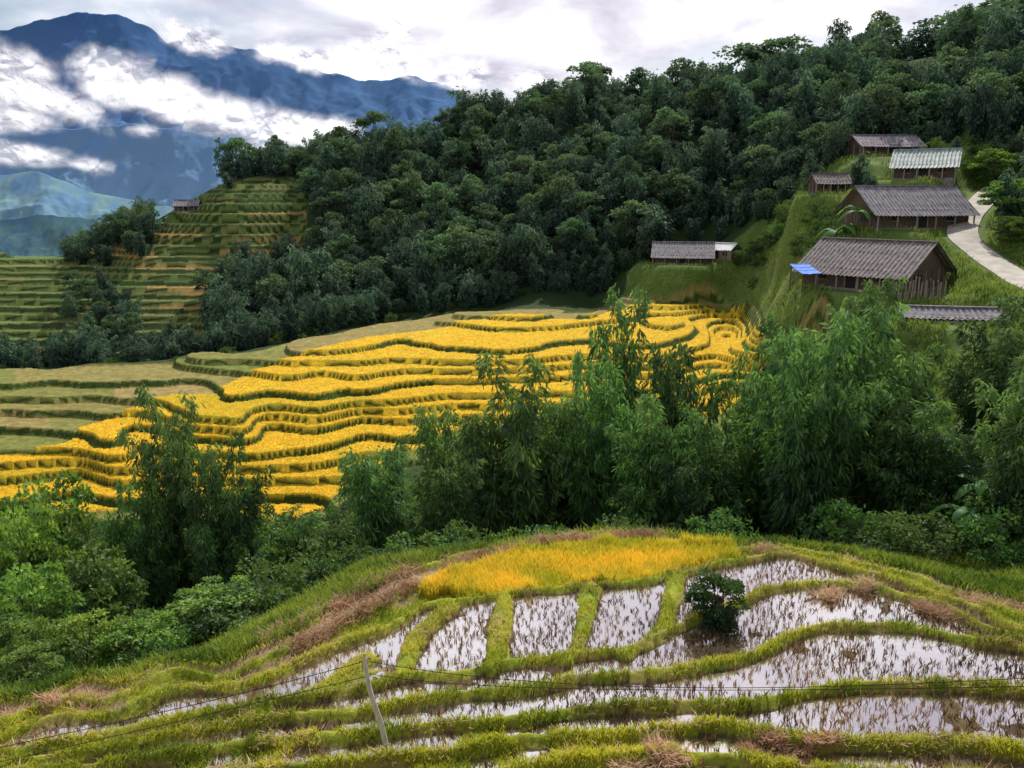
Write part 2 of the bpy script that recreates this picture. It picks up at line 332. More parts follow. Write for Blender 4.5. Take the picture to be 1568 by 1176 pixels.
x,y=x[fm],y[fm]; P=np.stack([x,y,lookup(H,x,y)],-1)
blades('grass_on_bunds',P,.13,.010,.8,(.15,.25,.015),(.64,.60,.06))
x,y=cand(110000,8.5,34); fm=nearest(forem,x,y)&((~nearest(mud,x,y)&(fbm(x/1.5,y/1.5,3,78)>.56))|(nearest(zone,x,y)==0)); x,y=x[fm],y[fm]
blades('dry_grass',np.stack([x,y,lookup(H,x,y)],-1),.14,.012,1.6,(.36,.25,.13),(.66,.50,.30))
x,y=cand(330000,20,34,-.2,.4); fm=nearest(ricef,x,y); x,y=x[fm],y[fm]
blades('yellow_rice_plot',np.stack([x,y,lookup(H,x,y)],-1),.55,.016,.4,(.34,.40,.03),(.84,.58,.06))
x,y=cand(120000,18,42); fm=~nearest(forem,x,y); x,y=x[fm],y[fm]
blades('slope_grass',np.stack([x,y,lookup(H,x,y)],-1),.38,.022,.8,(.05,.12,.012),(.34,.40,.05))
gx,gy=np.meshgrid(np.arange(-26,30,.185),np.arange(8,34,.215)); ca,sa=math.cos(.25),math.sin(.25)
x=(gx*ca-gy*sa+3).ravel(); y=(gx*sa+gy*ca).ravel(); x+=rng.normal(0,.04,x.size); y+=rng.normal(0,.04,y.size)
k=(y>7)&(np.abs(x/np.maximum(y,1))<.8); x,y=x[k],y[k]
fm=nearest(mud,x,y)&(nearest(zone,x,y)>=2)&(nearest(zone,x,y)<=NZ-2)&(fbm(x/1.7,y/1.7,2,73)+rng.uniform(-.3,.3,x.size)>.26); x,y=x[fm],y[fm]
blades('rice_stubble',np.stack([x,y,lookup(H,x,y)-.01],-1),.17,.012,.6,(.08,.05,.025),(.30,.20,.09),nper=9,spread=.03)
# ---------------------------------------------------------------- vegetation prototypes
def leafquads(P,D,L,Wd):
    N=len(P); r=rng.normal(size=(N,3)); s=np.cross(D,r); s/=np.linalg.norm(s,axis=1)[:,None]+1e-9
    L=L[:,None]; Wd=Wd[:,None]
    return np.stack([P,P+D*L*.45+s*Wd,P+D*L-np.array([0,0,.12])*L,P+D*L*.45-s*Wd],1).reshape(-1,3)
def tube(pp,rr,ns=6):
    pp=np.asarray(pp,float); V_=[];F_=[]
    for i,(p,r) in enumerate(zip(pp,rr)):
        d=pp[min(i+1,len(pp)-1)]-pp[max(i-1,0)]; d/=np.linalg.norm(d)+1e-9
        a=np.cross(d,[.3,.9,.1]); a/=np.linalg.norm(a); b=np.cross(d,a)
        for k in range(ns):
            an=6.2832*k/ns; V_.append(p+r*(math.cos(an)*a+math.sin(an)*b))
    for i in range(len(pp)-1):
        for k in range(ns):
            F_.append((i*ns+k,i*ns+(k+1)%ns,(i+1)*ns+(k+1)%ns,(i+1)*ns+k))
    return np.array(V_),np.array(F_)
def assemble(name,tubes,LV,LC,mats,tcol=(.1,.1,.05)):
    VV=[];FF=[];CC=[];MI=[];o=0
    for v,f in tubes:
        VV.append(v);FF.append(f+o);CC.append(np.tile(tcol,(len(v),1)));MI.append(np.ones(len(f)));o+=len(v)
    nq=len(LV)//4; VV.append(LV);FF.append(np.arange(nq*4).reshape(-1,4)+o);CC.append(np.repeat(LC,4,axis=0));MI.append(np.zeros(nq))
    return build_mesh(name,np.concatenate(VV),np.concatenate(FF),np.concatenate(CC),mats,np.concatenate(MI))
def bamboo(name,H_=12,R=2.6,nc=14,step=.36,ncl=3,nl=14,L=.46,Wd=.055,c1=(.010,.038,.014),c2=(.13,.26,.05),start=.08,br=1.0):
    tubes=[];P=[];D=[];CO=[]
    for c in range(nc):
        ph=rng.uniform(0,6.283); dr=np.array([math.cos(ph),math.sin(ph),0]); lean=R*rng.uniform(.15,1); Hc=H_*rng.uniform(.5,1.0)*(1-.12*lean/R)
        b=dr*rng.uniform(0,.5); cb_=rng.normal(0,.10)
        f=lambda q:b+dr*lean*(.25*q+.75*q**2.4)+np.array([0,0,Hc*(q*1.08-.08*q**4)])
        qs=np.linspace(0,1,8); tubes.append(tube([f(q) for q in qs],[.055*(1-q)+.008 for q in qs],5))
        for q in np.arange(start+rng.uniform(0,.1),1.0,step/Hc):
            base=f(q); rb=br*(.35+1.0*math.sin(math.pi*min(1,(q-start)/(1-start)*.8+.12)))*rng.uniform(.4,1.1)
            for k in range(ncl):
                a=rng.uniform(0,6.283); o=np.array([math.cos(a),math.sin(a),0])
                cen=base+o*rb*rng.uniform(.3,1)+np.array([0,0,rng.uniform(-.1,.4)])
                m_=nl; pp=cen+rng.normal(0,.32*L,(m_,3)); dd=o*.7+rng.normal(0,.55,(m_,3))+np.array([0,0,-.75])
                P.append(pp);D.append(dd)
                v=np.clip(rng.normal(.08+.60*q+cb_,.22),0,1); CO.append(np.tile(np.array(c1)*(1-v)+np.array(c2)*v,(m_,1)))  # top light put into leaf colour: brighter up the culm, dark below
    P=np.concatenate(P);D=np.concatenate(D);CO=np.concatenate(CO);D/=np.linalg.norm(D,axis=1)[:,None]
    N=len(P); LV=leafquads(P,D,L*rng.uniform(.6,1.2,N),Wd*rng.uniform(.7,1.3,N))
    return assemble(name,tubes,LV,CO*rng.uniform(.75,1.25,(N,1)),[M_leaf,M_culm])
def broadleaf(name,H_=9,R=3.2,ncl=45,nl=90,L=.3,Wd=.1,c1=(.02,.06,.012),c2=(.07,.15,.025),crown=.62,cr=1.0):
    tubes=[];P=[];D=[];CO=[]
    tr=[np.array([0,0,0.]),np.array([.1,.05,H_*.25]),np.array([rng.uniform(-.3,.3),rng.uniform(-.3,.3),H_*.5]),np.array([rng.uniform(-.5,.5),rng.uniform(-.5,.5),H_*.85])]
    tubes.append(tube(tr,[H_*.02,H_*.016,H_*.011,H_*.004]))
    for k in range(ncl):
        d=rng.normal(size=3); d/=np.linalg.norm(d); r=rng.uniform(.45,1.15)**.6
        cen=np.array([d[0]*R*r,d[1]*R*r,H_*(1-crown/2)+d[2]*H_*crown/2*r*.92])
        if k%3==0:
            st=tr[1]*.5+tr[2]*.5; tubes.append(tube([st,(st+cen)/2+[0,0,.2],cen],[H_*.008,H_*.005,H_*.002],4))
        rc=cr*rng.uniform(.45,1.15); dd=rng.normal(size=(nl,3)); dd/=np.linalg.norm(dd,axis=1)[:,None]; dd[:,2]=np.where(dd[:,2]<-.3,-dd[:,2],dd[:,2])
        pp=cen+dd*rc*np.array([1,1,.7])*rng.uniform(.55,1.05,(nl,1)); P.append(pp)
        D.append(dd*.8+rng.normal(0,.6,(nl,3))+[0,0,-.3])
        v=np.clip(rng.normal(.4+.35*d[2],.25),0,1); vv=np.clip(v+.3*dd[:,2:3],0,1); CO.append(np.array(c1)*(1-vv)+np.array(c2)*vv)  # shading painted into leaf colour: crown and clump tops lighter, undersides darker
    P=np.concatenate(P);D=np.concatenate(D);CO=np.concatenate(CO);D/=np.linalg.norm(D,axis=1)[:,None];N=len(P)
    LV=leafquads(P,D,L*rng.uniform(.6,1.3,N),Wd*rng.uniform(.7,1.3,N))
    return assemble(name,tubes,LV,CO*rng.uniform(.75,1.25,(N,1)),[M_leaf,M_bark],(.08,.06,.04))
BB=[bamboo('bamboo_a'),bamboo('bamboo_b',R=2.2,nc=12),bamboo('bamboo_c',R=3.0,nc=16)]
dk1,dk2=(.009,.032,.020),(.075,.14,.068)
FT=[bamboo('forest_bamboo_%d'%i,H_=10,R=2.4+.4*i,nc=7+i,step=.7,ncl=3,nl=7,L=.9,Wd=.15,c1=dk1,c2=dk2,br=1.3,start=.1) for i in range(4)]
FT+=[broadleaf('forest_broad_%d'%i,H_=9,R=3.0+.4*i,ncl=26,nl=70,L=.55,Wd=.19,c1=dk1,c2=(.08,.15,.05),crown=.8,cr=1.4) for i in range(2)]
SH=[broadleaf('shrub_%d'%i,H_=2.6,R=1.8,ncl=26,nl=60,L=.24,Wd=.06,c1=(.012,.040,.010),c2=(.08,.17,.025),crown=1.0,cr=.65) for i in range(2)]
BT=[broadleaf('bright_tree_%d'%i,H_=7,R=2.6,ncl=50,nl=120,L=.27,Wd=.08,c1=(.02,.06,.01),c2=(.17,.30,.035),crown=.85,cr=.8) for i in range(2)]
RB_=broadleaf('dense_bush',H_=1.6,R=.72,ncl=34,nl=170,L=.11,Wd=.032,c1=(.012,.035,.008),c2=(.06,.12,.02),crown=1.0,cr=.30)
# ---------------------------------------------------------------- distant / mass scatter
def inst(me,x,y,z,s,sz=None,parent=None,name='tree'):
    o=bpy.data.objects.new(name,me); o.location=(x,y,z); o.scale=(s,s,sz or s); o.rotation_euler=(rng.normal(0,.04),rng.normal(0,.04),rng.uniform(0,6.283)); return link(o,parent)
def scatter(name,poly,n,protos,s0,s1,mind,excl=None,skew=1.0,notT=True):
    par=empty(name); pl=pl2(poly); ys=[math.exp(b) for a,b in pl]; xs=[a*math.exp(b) for a,b in pl]
    X=rng.uniform(min(xs),max(xs),n*30); Yv=rng.uniform(min(ys),max(ys),n*30)
    ok=inpoly(X/Yv,np.log(Yv),pl)
    if notT: ok&=~nearest(T3,X,Yv)
    X=X[ok];Yv=Yv[ok]; Zv=lookup(H,X,Yv); acc=np.empty((0,2)); cnt=0
    for x,y,z in zip(X,Yv,Zv):
        if cnt>=n: break
        if len(acc) and np.min((acc[:,0]-x)**2+(acc[:,1]-y)**2)<mind*mind: continue
        if excl and any((x-a)**2+(y-b)**2<r*r for a,b,r in excl): continue
        acc=np.vstack([acc,[x,y]]); cnt+=1
        s=s0+(s1-s0)*rng.uniform(0,1)**skew; inst(protos[rng.integers(len(protos))],x,y,z-.3,s,s*rng.uniform(.85,1.3),par,name+'_tree')
    return par
EX=[(HP[k][0],HP[k][1],HS[k][3]+1.5) for k in HP]+[(p[0],p[1],4.5) for p in PD[::4]]
EX+=[(HP[k][0]*f,HP[k][1]*f,6) for k in ('h4','h3','h2','h5','h7','h9') for f in (.95,.90)]
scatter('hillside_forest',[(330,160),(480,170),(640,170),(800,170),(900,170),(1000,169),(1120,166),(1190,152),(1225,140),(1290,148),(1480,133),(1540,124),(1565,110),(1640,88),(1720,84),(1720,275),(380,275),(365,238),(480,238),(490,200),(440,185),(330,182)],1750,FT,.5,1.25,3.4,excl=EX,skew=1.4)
scatter('valley_edge_trees',[(120,208),(245,205),(250,240),(120,242)],40,FT,.5,.95,4)
scatter('slope_grove',[(120,160),(215,160),(200,190),(110,192)],34,FT,.5,.8,4)
scatter('slope_grove',[(320,176),(500,190),(500,208),(330,196)],50,FT,.5,.9,4)
scatter('field_edge_bushes',[(-60,128),(300,134),(480,148),(620,158),(800,163),(1000,163),(1000,172),(480,172),(300,152),(-60,142)],260,SH+FT[:3],.5,.85,2.0,excl=EX)
scatter('gully_undergrowth',[(470,35),(900,34.5),(1300,34),(1600,31),(1600,44),(1450,60),(1250,72),(1000,74),(700,74),(540,68),(480,62)],280,SH,.6,1.2,1.6)
scatter('gully_undergrowth',[(-120,24),(200,25),(350,30),(480,36),(480,64),(350,66),(-120,65)],210,SH,.6,1.2,1.5)
scatter('gully_bamboo_grove',[(500,40),(1450,40),(1450,56),(1250,68),(1000,70),(700,68),(520,60)],30,BB,.35,.75,5)
scatter('field_border_shrubs',[(1000,153),(1120,147),(1185,142),(1215,118),(1240,100),(1290,97),(1240,135),(1190,150),(1100,158)],100,SH,.6,1.3,1.8,excl=EX)
scatter('roadside_shrubs',[(1290,112),(1480,100),(1500,96),(1600,90),(1650,90),(1650,125),(1540,130),(1290,150)],90,SH+FT[:1],.5,.9,2.5,excl=EX)
# ---------------------------------------------------------------- individual trees
def plant(u,vt,y,wpx,protos,name,H0,R0):
    t,s=ray(u,vt); x=t*y; zt=s*y; g=float(lookup(H,x,y)); hh=zt-g
    sw=wpx/F*y/2/R0
    if hh<.5*sw*H0:
        hh=max(hh,4.0 if name=='ridge_tree' else 1.5); sw=min(sw,hh/H0*1.4)
    return inst(protos[rng.integers(len(protos))],x,y,g-.1,sw,hh/H0,None,name)
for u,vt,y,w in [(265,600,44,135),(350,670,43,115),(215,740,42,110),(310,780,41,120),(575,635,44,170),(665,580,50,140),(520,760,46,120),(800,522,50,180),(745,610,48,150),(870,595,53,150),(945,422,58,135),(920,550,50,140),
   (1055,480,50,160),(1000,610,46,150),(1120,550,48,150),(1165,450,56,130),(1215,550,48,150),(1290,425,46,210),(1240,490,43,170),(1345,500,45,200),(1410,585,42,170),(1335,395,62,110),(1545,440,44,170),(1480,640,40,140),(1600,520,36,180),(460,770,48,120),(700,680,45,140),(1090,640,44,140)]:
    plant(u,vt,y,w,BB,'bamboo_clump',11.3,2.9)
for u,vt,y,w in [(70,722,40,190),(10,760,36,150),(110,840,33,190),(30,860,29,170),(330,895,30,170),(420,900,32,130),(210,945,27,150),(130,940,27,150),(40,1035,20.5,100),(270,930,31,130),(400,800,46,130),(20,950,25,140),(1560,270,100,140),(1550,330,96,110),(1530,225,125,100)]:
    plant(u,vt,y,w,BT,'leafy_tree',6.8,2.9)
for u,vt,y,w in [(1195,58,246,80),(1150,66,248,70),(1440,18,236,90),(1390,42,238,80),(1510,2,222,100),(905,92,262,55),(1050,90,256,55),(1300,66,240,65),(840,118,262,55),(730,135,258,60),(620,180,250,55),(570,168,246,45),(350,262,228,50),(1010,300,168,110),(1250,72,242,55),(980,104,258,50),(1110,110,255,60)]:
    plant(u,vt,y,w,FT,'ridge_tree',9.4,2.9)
x,y=hit(1098,955,H); inst(RB_,x,y,float(lookup(H,x,y))-.1,.95,.9,None,'round_bush')
# ---------------------------------------------------------------- banana plants
M_ban=leafmat('banana_leaf',.45,.02,.5,.1)
def banana(name,H_=3.5,nl=8,c=(.09,.20,.03)):
    VV=[];FF=[];CC=[];o=0
    v,f=tube([(0,0,0),(.05,0,H_*.35),(.05,.05,H_*.7)],[.16,.13,.08],8); VV.append(v);FF.append(f);CC.append(np.tile((.14,.16,.06),(len(v),1)));o=len(v)
    for k in range(nl):
        a=k*2.4+rng.uniform(-.3,.3); d=np.array([math.cos(a),math.sin(a),0]); s=np.array([-d[1],d[0],0]); L=H_*rng.uniform(.6,.85); up=rng.uniform(.5,1.1); rows=[]
        for q in np.linspace(0,1,12):
            p=np.array([0,0,H_*.66])+d*L*(q*.8)+np.array([0,0,L*(up*q-1.0*q*q)]); w=.30*math.sin(math.pi*min(1,(.06+q*.94)))**.6+.01; j=rng.uniform(-.04,.04)
            rows+= [p+s*(w+j)-[0,0,w*.35],p,p-s*(w-j)-[0,0,w*.35]]
        VV.append(np.array(rows)); F_=[]
        for i in range(11):
            for j in range(2): F_.append((o+i*3+j,o+i*3+j+1,o+i*3+j+4,o+i*3+j+3))
        FF.append(np.array(F_)); CC.append(np.tile(np.array(c)*rng.uniform(.6,1.2),(36,1))); o+=36
    return build_mesh(name,np.concatenate(VV),np.concatenate(FF),np.concatenate(CC),[M_ban],smooth=True)
BN=[banana('banana_a'),banana('banana_b',nl=7)]
for u,v,y,s in [(1255,372,104,1.4),(1285,352,104,1.5),(1310,340,104,1.3),(1235,385,103,1.1),(1500,790,38,1.0),(1520,740,40,1.0),(1480,830,36,.8)]:
    x,_,_=uvy(u,v,y); inst(BN[rng.integers(2)],x,y,float(lookup(H,x,y)),s,None,None,'banana_plant')
# ---------------------------------------------------------------- houses
M_wood=simple('weathered_planks',(.03,.019,.012),(.11,.075,.05),3,stretch=(6,6,.6))
M_woodL=simple('pale_planks',(.14,.11,.08),(.30,.25,.19),3,stretch=(8,8,.5))
M_stone=simple('stone_base',(.12,.11,.10),(.25,.23,.2),2)
M_roofD=simple('old_shingle_roof',(.05,.042,.042),(.25,.21,.20),2.6,stretch=(1.6,.5,1),bump=.6)
M_roofG=simple('fibre_cement_roof',(.09,.08,.09),(.28,.26,.28),1.8,stretch=(1.6,.5,1))
M_roofL=simple('pale_sheet_roof',(.16,.21,.19),(.38,.43,.41),1.4,rough=.6,stretch=(1.6,.5,1))
M_dark=simple('dark_opening',(.006,.005,.005),(.015,.012,.01),3)
M_blue=simple('blue_tarp',(.01,.12,.55),(.03,.22,.75),2,rough=.7)
M_white=simple('white_sheet',(.5,.5,.52),(.7,.7,.7),1,rough=.6)
M_orange=simple('orange_cloth',(.6,.10,.02),(.75,.25,.05),3)
M_conc=simple('concrete_path',(.30,.27,.23),(.48,.44,.38),.8,bump=.15)
def boxm(name,x0,x1,y0,y1,z0,z1,mat,par):
    v=[(x,y,z) for z in (z0,z1) for x,y in ((x0,y0),(x1,y0),(x1,y1),(x0,y1))]
    f=[(3,2,1,0),(4,5,6,7),(0,1,5,4),(1,2,6,5),(2,3,7,6),(3,0,4,7)]
    o=bpy.data.objects.new(name,build_mesh(name,v,f,None,[mat])); link(o,par); return o
def roofplane(name,x0,x1,ya,za,yb,zb,mat,par,amp=.035,pitch=.32):
    n_=max(8,int((x1-x0)/pitch*6)); m_=10; V_=[]
    xs=np.linspace(x0,x1,n_+1)
    for j in range(m_+1):
        q=j/m_
        for i,x in enumerate(xs): V_.append((x+rng.normal(0,.004),ya+(yb-ya)*q+(.12*hsh(np.int64(i//6),np.int64(7),3) if j==0 and ya!=0 else 0)*(-1 if ya<0 else 1),za+(zb-za)*q+amp*math.sin(x/pitch*6.283)-(.05*((q*3)%1))+rng.normal(0,.004)-.06*math.sin(math.pi*(x-x0)/(x1-x0))))
    id_=np.arange((n_+1)*(m_+1)).reshape(m_+1,n_+1); Fq=np.stack([id_[:-1,:-1],id_[:-1,1:],id_[1:,1:],id_[1:,:-1]],-1).reshape(-1,4)
    o=bpy.data.objects.new(name,build_mesh(name,V_,Fq,None,[mat])); sd=o.modifiers.new('s','SOLIDIFY'); sd.thickness=.05; link(o,par); return o
def house(name,loc,yaw,L,Wd,wh,rh,mroof,mwall,ov=.9,mroof2=None):
    e=empty(name,loc,yaw); hl,hw=L/2,Wd/2
    boxm('foundation',-hl-.1,hl+.1,-hw-.1,hw+.1,-1.2,.25,M_stone,e)
    v=[(-hl,-hw,.25),(hl,-hw,.25),(hl,hw,.25),(-hl,hw,.25),(-hl,-hw,wh),(hl,-hw,wh),(hl,hw,wh),(-hl,hw,wh)]
    o=bpy.data.objects.new('walls',build_mesh('walls',v,[(0,1,5,4),(1,2,6,5),(2,3,7,6),(3,0,4,7)],None,[mwall])); link(o,e)
    for sx in (-hl,hl):
        o=bpy.data.objects.new('gable',build_mesh('gable',[(sx,-hw,wh),(sx,hw,wh),(sx,0,wh+rh-.05)],[(0,1,2)],None,[mwall])); link(o,e)
    k=rh/hw; ex=hw+ov; ez=wh-ov*k
    roofplane('roof_front',-hl-ov*.8,hl+ov*.8,-ex,ez+.06,0,wh+rh+.06,mroof,e,amp=.06,pitch=.5)
    roofplane('roof_back',-hl-ov*.8,hl+ov*.8,ex,ez+.06,0,wh+rh+.06,mroof2 or mroof,e,amp=.06,pitch=.5)
    boxm('ridge_cap',-hl-ov*.8,hl+ov*.8,-.16,.16,wh+rh+.03,wh+rh+.15,mroof,e)
    for i,x in enumerate(np.linspace(-hl-.3,hl+.3,6)):
        boxm('post_%d'%i,x-.07,x+.07,-hw-ov*.7-.07,-hw-ov*.7+.07,-.6,ez+.05,M_woodL,e)
    boxm('door',-.6,.6,-hw-.05,-hw-.01,.3,wh-.3,M_dark,e)
    boxm('door_frame',-.72,-.6,-hw-.09,-hw-.003,.3,wh-.2,M_woodL,e); boxm('door_frame_r',.6,.72,-hw-.09,-hw-.003,.3,wh-.2,M_woodL,e)
    for i,x in enumerate((-hl*.6,hl*.6)):
        boxm('window_%d'%i,x-.45,x+.45,-hw-.04,-hw-.01,wh*.45,wh*.8,M_dark,e); boxm('sill_%d'%i,x-.55,x+.55,-hw-.1,-hw-.003,wh*.45-.08,wh*.45,M_woodL,e)
    for sx in (-1,1):
        a,b=sorted((sx*(hl+.01),sx*(hl+.05)))
        boxm('gable_window',a,b,-hw*.55,-hw*.15,wh*.4,wh*.8,M_dark,e)
        for i,yv in enumerate(np.linspace(-hw,hw,7)):
            a,b=sorted((sx*(hl+.003),sx*(hl+.07))); boxm('stud_%d'%i,a,b,yv-.06,yv+.06,.25,wh,M_woodL if i%2 else M_wood,e)
        a,b=sorted((sx*(hl+.003),sx*(hl+.09))); boxm('gable_beam',a,b,-hw,hw,wh-.08,wh+.08,M_wood,e)
    return e
R_=math.radians
house('wooden_farmhouse',HP['h1'],R_(-50),11.5,10,2.4,2.9,M_roofD,M_wood,ov=1.2)
house('wooden_farmhouse',HP['h2'],R_(8),12.5,8.5,2.5,2.9,M_roofG,M_wood,ov=1.1)
house('small_house',HP['h3'],R_(-30),7.5,6.5,2.2,2.1,M_roofL,M_wood)
house('hillside_house',HP['h4'],R_(5),10,6,2.2,1.6,M_roofG,M_wood)
house('low_grey_house',HP['h5'],R_(-12),10.5,7.5,1.8,2.2,M_roofG,M_wood)
house('white_roofed_shed',HP['h9'],R_(-40),5.5,4.5,2.2,1.0,M_white,M_woodL,ov=.4)
house('hut',HP['h6'],R_(0),5,4,1.9,1.3,M_roofD,M_wood,ov=.5)
house('hut',HP['h7'],R_(10),6,4,1.8,1.3,M_roofG,M_wood,ov=.5)
house('low_shed',HP['h8'],R_(-12),9,3.4,.6,.7,M_roofG,M_wood,ov=.3)
x,y,z=uvy(1232,420,88); e=empty('blue_tarp_awning',(x,y,z),R_(25))
roofplane('sheet',-1.3,1.3,-1,.2,1,1.1,M_blue,e,amp=.02,pitch=1.2)
for i,(a,b) in enumerate(((-1.1,-.9),(1.1,-.9),(-1.1,.9),(1.1,.9))): boxm('pole_%d'%i,a-.04,a+.04,b-.04,b+.04,-1.8,.25 if b<0 else 1,M_wood,e)
x,y,z=uvy(1405,440,83); e=empty('plank_fence',(x,y,float(lookup(H,x,y))),R_(-10))
for i in range(26):
    q=-2.6+i*.21; hh=2.1+rng.uniform(-.35,.35); o=boxm('plank_%d'%i,q-.07,q+.07,-.015,.015,-.3,hh,M_woodL if i%3 else M_wood,e); o.rotation_euler=(rng.normal(0,.04),rng.normal(0,.06),0)
boxm('rail',-2.7,2.7,.02,.07,.9,1.0,M_wood,e)
x,y,z=uvy(1302,442,84); e=empty('laundry_line',(x,y,float(lookup(H,x,y))),R_(5))
for i,q in enumerate((-2,2)): boxm('pole_%d'%i,q-.04,q+.04,-.04,.04,-.2,1.9,M_wood,e)
boxm('line',-2,2,-.01,.01,1.8,1.82,M_white,e)
for i,(q,mm) in enumerate(((-1.5,M_orange),(-.7,M_blue),(0,M_orange),(.8,M_white),(1.4,M_orange))): roofplane('cloth_%d'%i,q-.28,q+.28,-.02,.9,.0,1.8,mm,e,amp=.03,pitch=.3)
x,y,z=uvy(1440,388,94); e=empty('water_tank',(x,y,float(lookup(H,x,y))))
v,f=tube([(0,0,0),(0,0,.1),(0,0,1.3),(0,0,1.5),(0,0,1.6)],[.6,.62,.62,.45,.15],16); link(bpy.data.objects.new('tank_body',build_mesh('tank_body',v,f,None,[M_white],smooth=True)),e)
v,f=tube([(1.5,0,0),(1.5,0,1.0),(1.5,0,1.05)],[.35,.35,.1],14); link(bpy.data.objects.new('barrel',build_mesh('barrel',v,f,None,[M_blue],smooth=True)),e)
d=np.gradient(PD[:,:2],axis=0); nn=np.stack([-d[:,1],d[:,0]],-1); nn/=np.linalg.norm(nn,axis=1)[:,None]
rows=[]
for w_,dz in ((-1.7,-.3),(-1.7,.06),(-.6,.08),(.6,.08),(1.7,.06),(1.7,-.3)): rows.append(np.concatenate([PD[:,:2]+nn*w_,(PD[:,2]+dz)[:,None]],1))
Vp=np.stack(rows,1).reshape(-1,3); id_=np.arange(len(PD)*6).reshape(-1,6); Fq=np.stack([id_[:-1,:-1],id_[:-1,1:],id_[1:,1:],id_[1:,:-1]],-1).reshape(-1,4)
link(bpy.data.objects.new('concrete_path',build_mesh('concrete_path',Vp,Fq,None,[M_conc])))
# ---------------------------------------------------------------- weeds and rice blades
x,y=cand(130000,45,162,.14,.78); fm=~nearest(T1,x,y)
for a,b,r in EX[:9]: fm&=((x-a)**2+(y-b)**2>(r-2.0)**2)
for p in PD[::3]: fm&=((x-p[0])**2+(y-p[1])**2>2.4**2)
fm&=fbm(x/4,y/4,3,91)>.40; x,y=x[fm],y[fm]
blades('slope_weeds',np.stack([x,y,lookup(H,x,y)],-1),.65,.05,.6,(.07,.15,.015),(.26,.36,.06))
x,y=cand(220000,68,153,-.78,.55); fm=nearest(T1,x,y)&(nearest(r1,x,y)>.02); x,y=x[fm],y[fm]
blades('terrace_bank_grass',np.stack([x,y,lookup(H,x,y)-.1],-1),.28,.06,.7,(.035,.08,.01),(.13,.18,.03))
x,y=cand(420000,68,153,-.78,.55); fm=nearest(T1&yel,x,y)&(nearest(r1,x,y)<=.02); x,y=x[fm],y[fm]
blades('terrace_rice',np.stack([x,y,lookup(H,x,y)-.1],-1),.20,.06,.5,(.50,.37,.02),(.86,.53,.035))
# ---------------------------------------------------------------- straw tufts, post, wires
for u,v,s in [(1040,1150,.30),(1160,1150,.22),(930,1172,.3),(1170,846,.45),(1280,905,.4),(1500,925,.5),(1400,935,.4),(1130,852,.4),(1220,1150,.2),(80,1090,.4)]:
    x,y=hit(u,v,H); cx=x+rng.normal(0,s*1.3,5); cy=y+rng.normal(0,s*.7,5); P=np.stack([cx,cy,lookup(H,cx,cy)],-1)
    blades('straw_heap',P,s*.7,.010,1.5,(.36,.24,.13),(.66,.48,.32),nper=170,spread=s*.35)
sx_=[];sy_=[]
for a_,b_,nn_ in (((405,985),(630,872),22),((450,998),(640,895),18),((820,832),(1010,822),22),((690,868),(800,842),10)):
    for q in np.linspace(0,1,nn_):
        x,y=hit(a_[0]+(b_[0]-a_[0])*q+rng.normal(0,3),a_[1]+(b_[1]-a_[1])*q+rng.normal(0,2),H)
        if y<36: sx_.append(x);sy_.append(y)
sx_=np.array(sx_);sy_=np.array(sy_)
blades('cut_straw_sheaves',np.stack([sx_,sy_,lookup(H,sx_,sy_)],-1),.26,.013,1.5,(.30,.20,.10),(.60,.43,.27),nper=90,spread=.16)
M_post=simple('bleached_post',(.35,.31,.26),(.62,.58,.52),5,stretch=(6,6,.8))
def wp(u,v,y):
    t,s=ray(u,v); return np.array([t*y,y,s*y])
bx_,by_=hit(592,1148,H); b0=wp(592,1150,by_); b1=wp(556,1003,by_+.1); b0[2]=min(b0[2],float(lookup(H,b0[0],b0[1]))-.1); PY=by_+.1
pp=[b0+(b1-b0)*q+np.array([math.sin(q*7)*.03,0,0]) for q in np.linspace(0,1,9)]
e=empty('fence_post'); v,f=tube(pp,[.06,.058,.055,.055,.05,.05,.045,.045,.03],9); link(bpy.data.objects.new('stake',build_mesh('stake',v,f,None,[M_post],smooth=True)),e)
v,f=tube([pp[-2]+[0,0,.02],pp[-2]+[.07,0,.16]],[.025,.012],6); link(bpy.data.objects.new('fork',build_mesh('fork',v,f,None,[M_post])),e)
M_wire=simple('wire',(.02,.02,.02),(.05,.05,.05),3)
e=empty('fence_wire')
for k,(a,m_,b) in enumerate([((-150,1175,PY-.5),(250,1090,PY-.3),(560,1012,PY)),((560,1012,PY),(1000,1052,PY-.2),(1620,1035,PY-.5)),((560,1030,PY),(900,1055,PY-.2),(1620,1050,PY-.5)),((-150,1200,PY-.5),(250,1110,PY-.3),(564,1035,PY))]):
    a,m_,b=wp(*a),wp(*m_),wp(*b); P=[a*(1-q)**2+b*q*q+2*q*(1-q)*(2*m_-.5*a-.5*b) for q in np.linspace(0,1,30)]
    v,f=tube(P,[.008]*30,4); link(bpy.data.objects.new('strand_%d'%k,build_mesh('strand',v,f,None,[M_wire])),e)
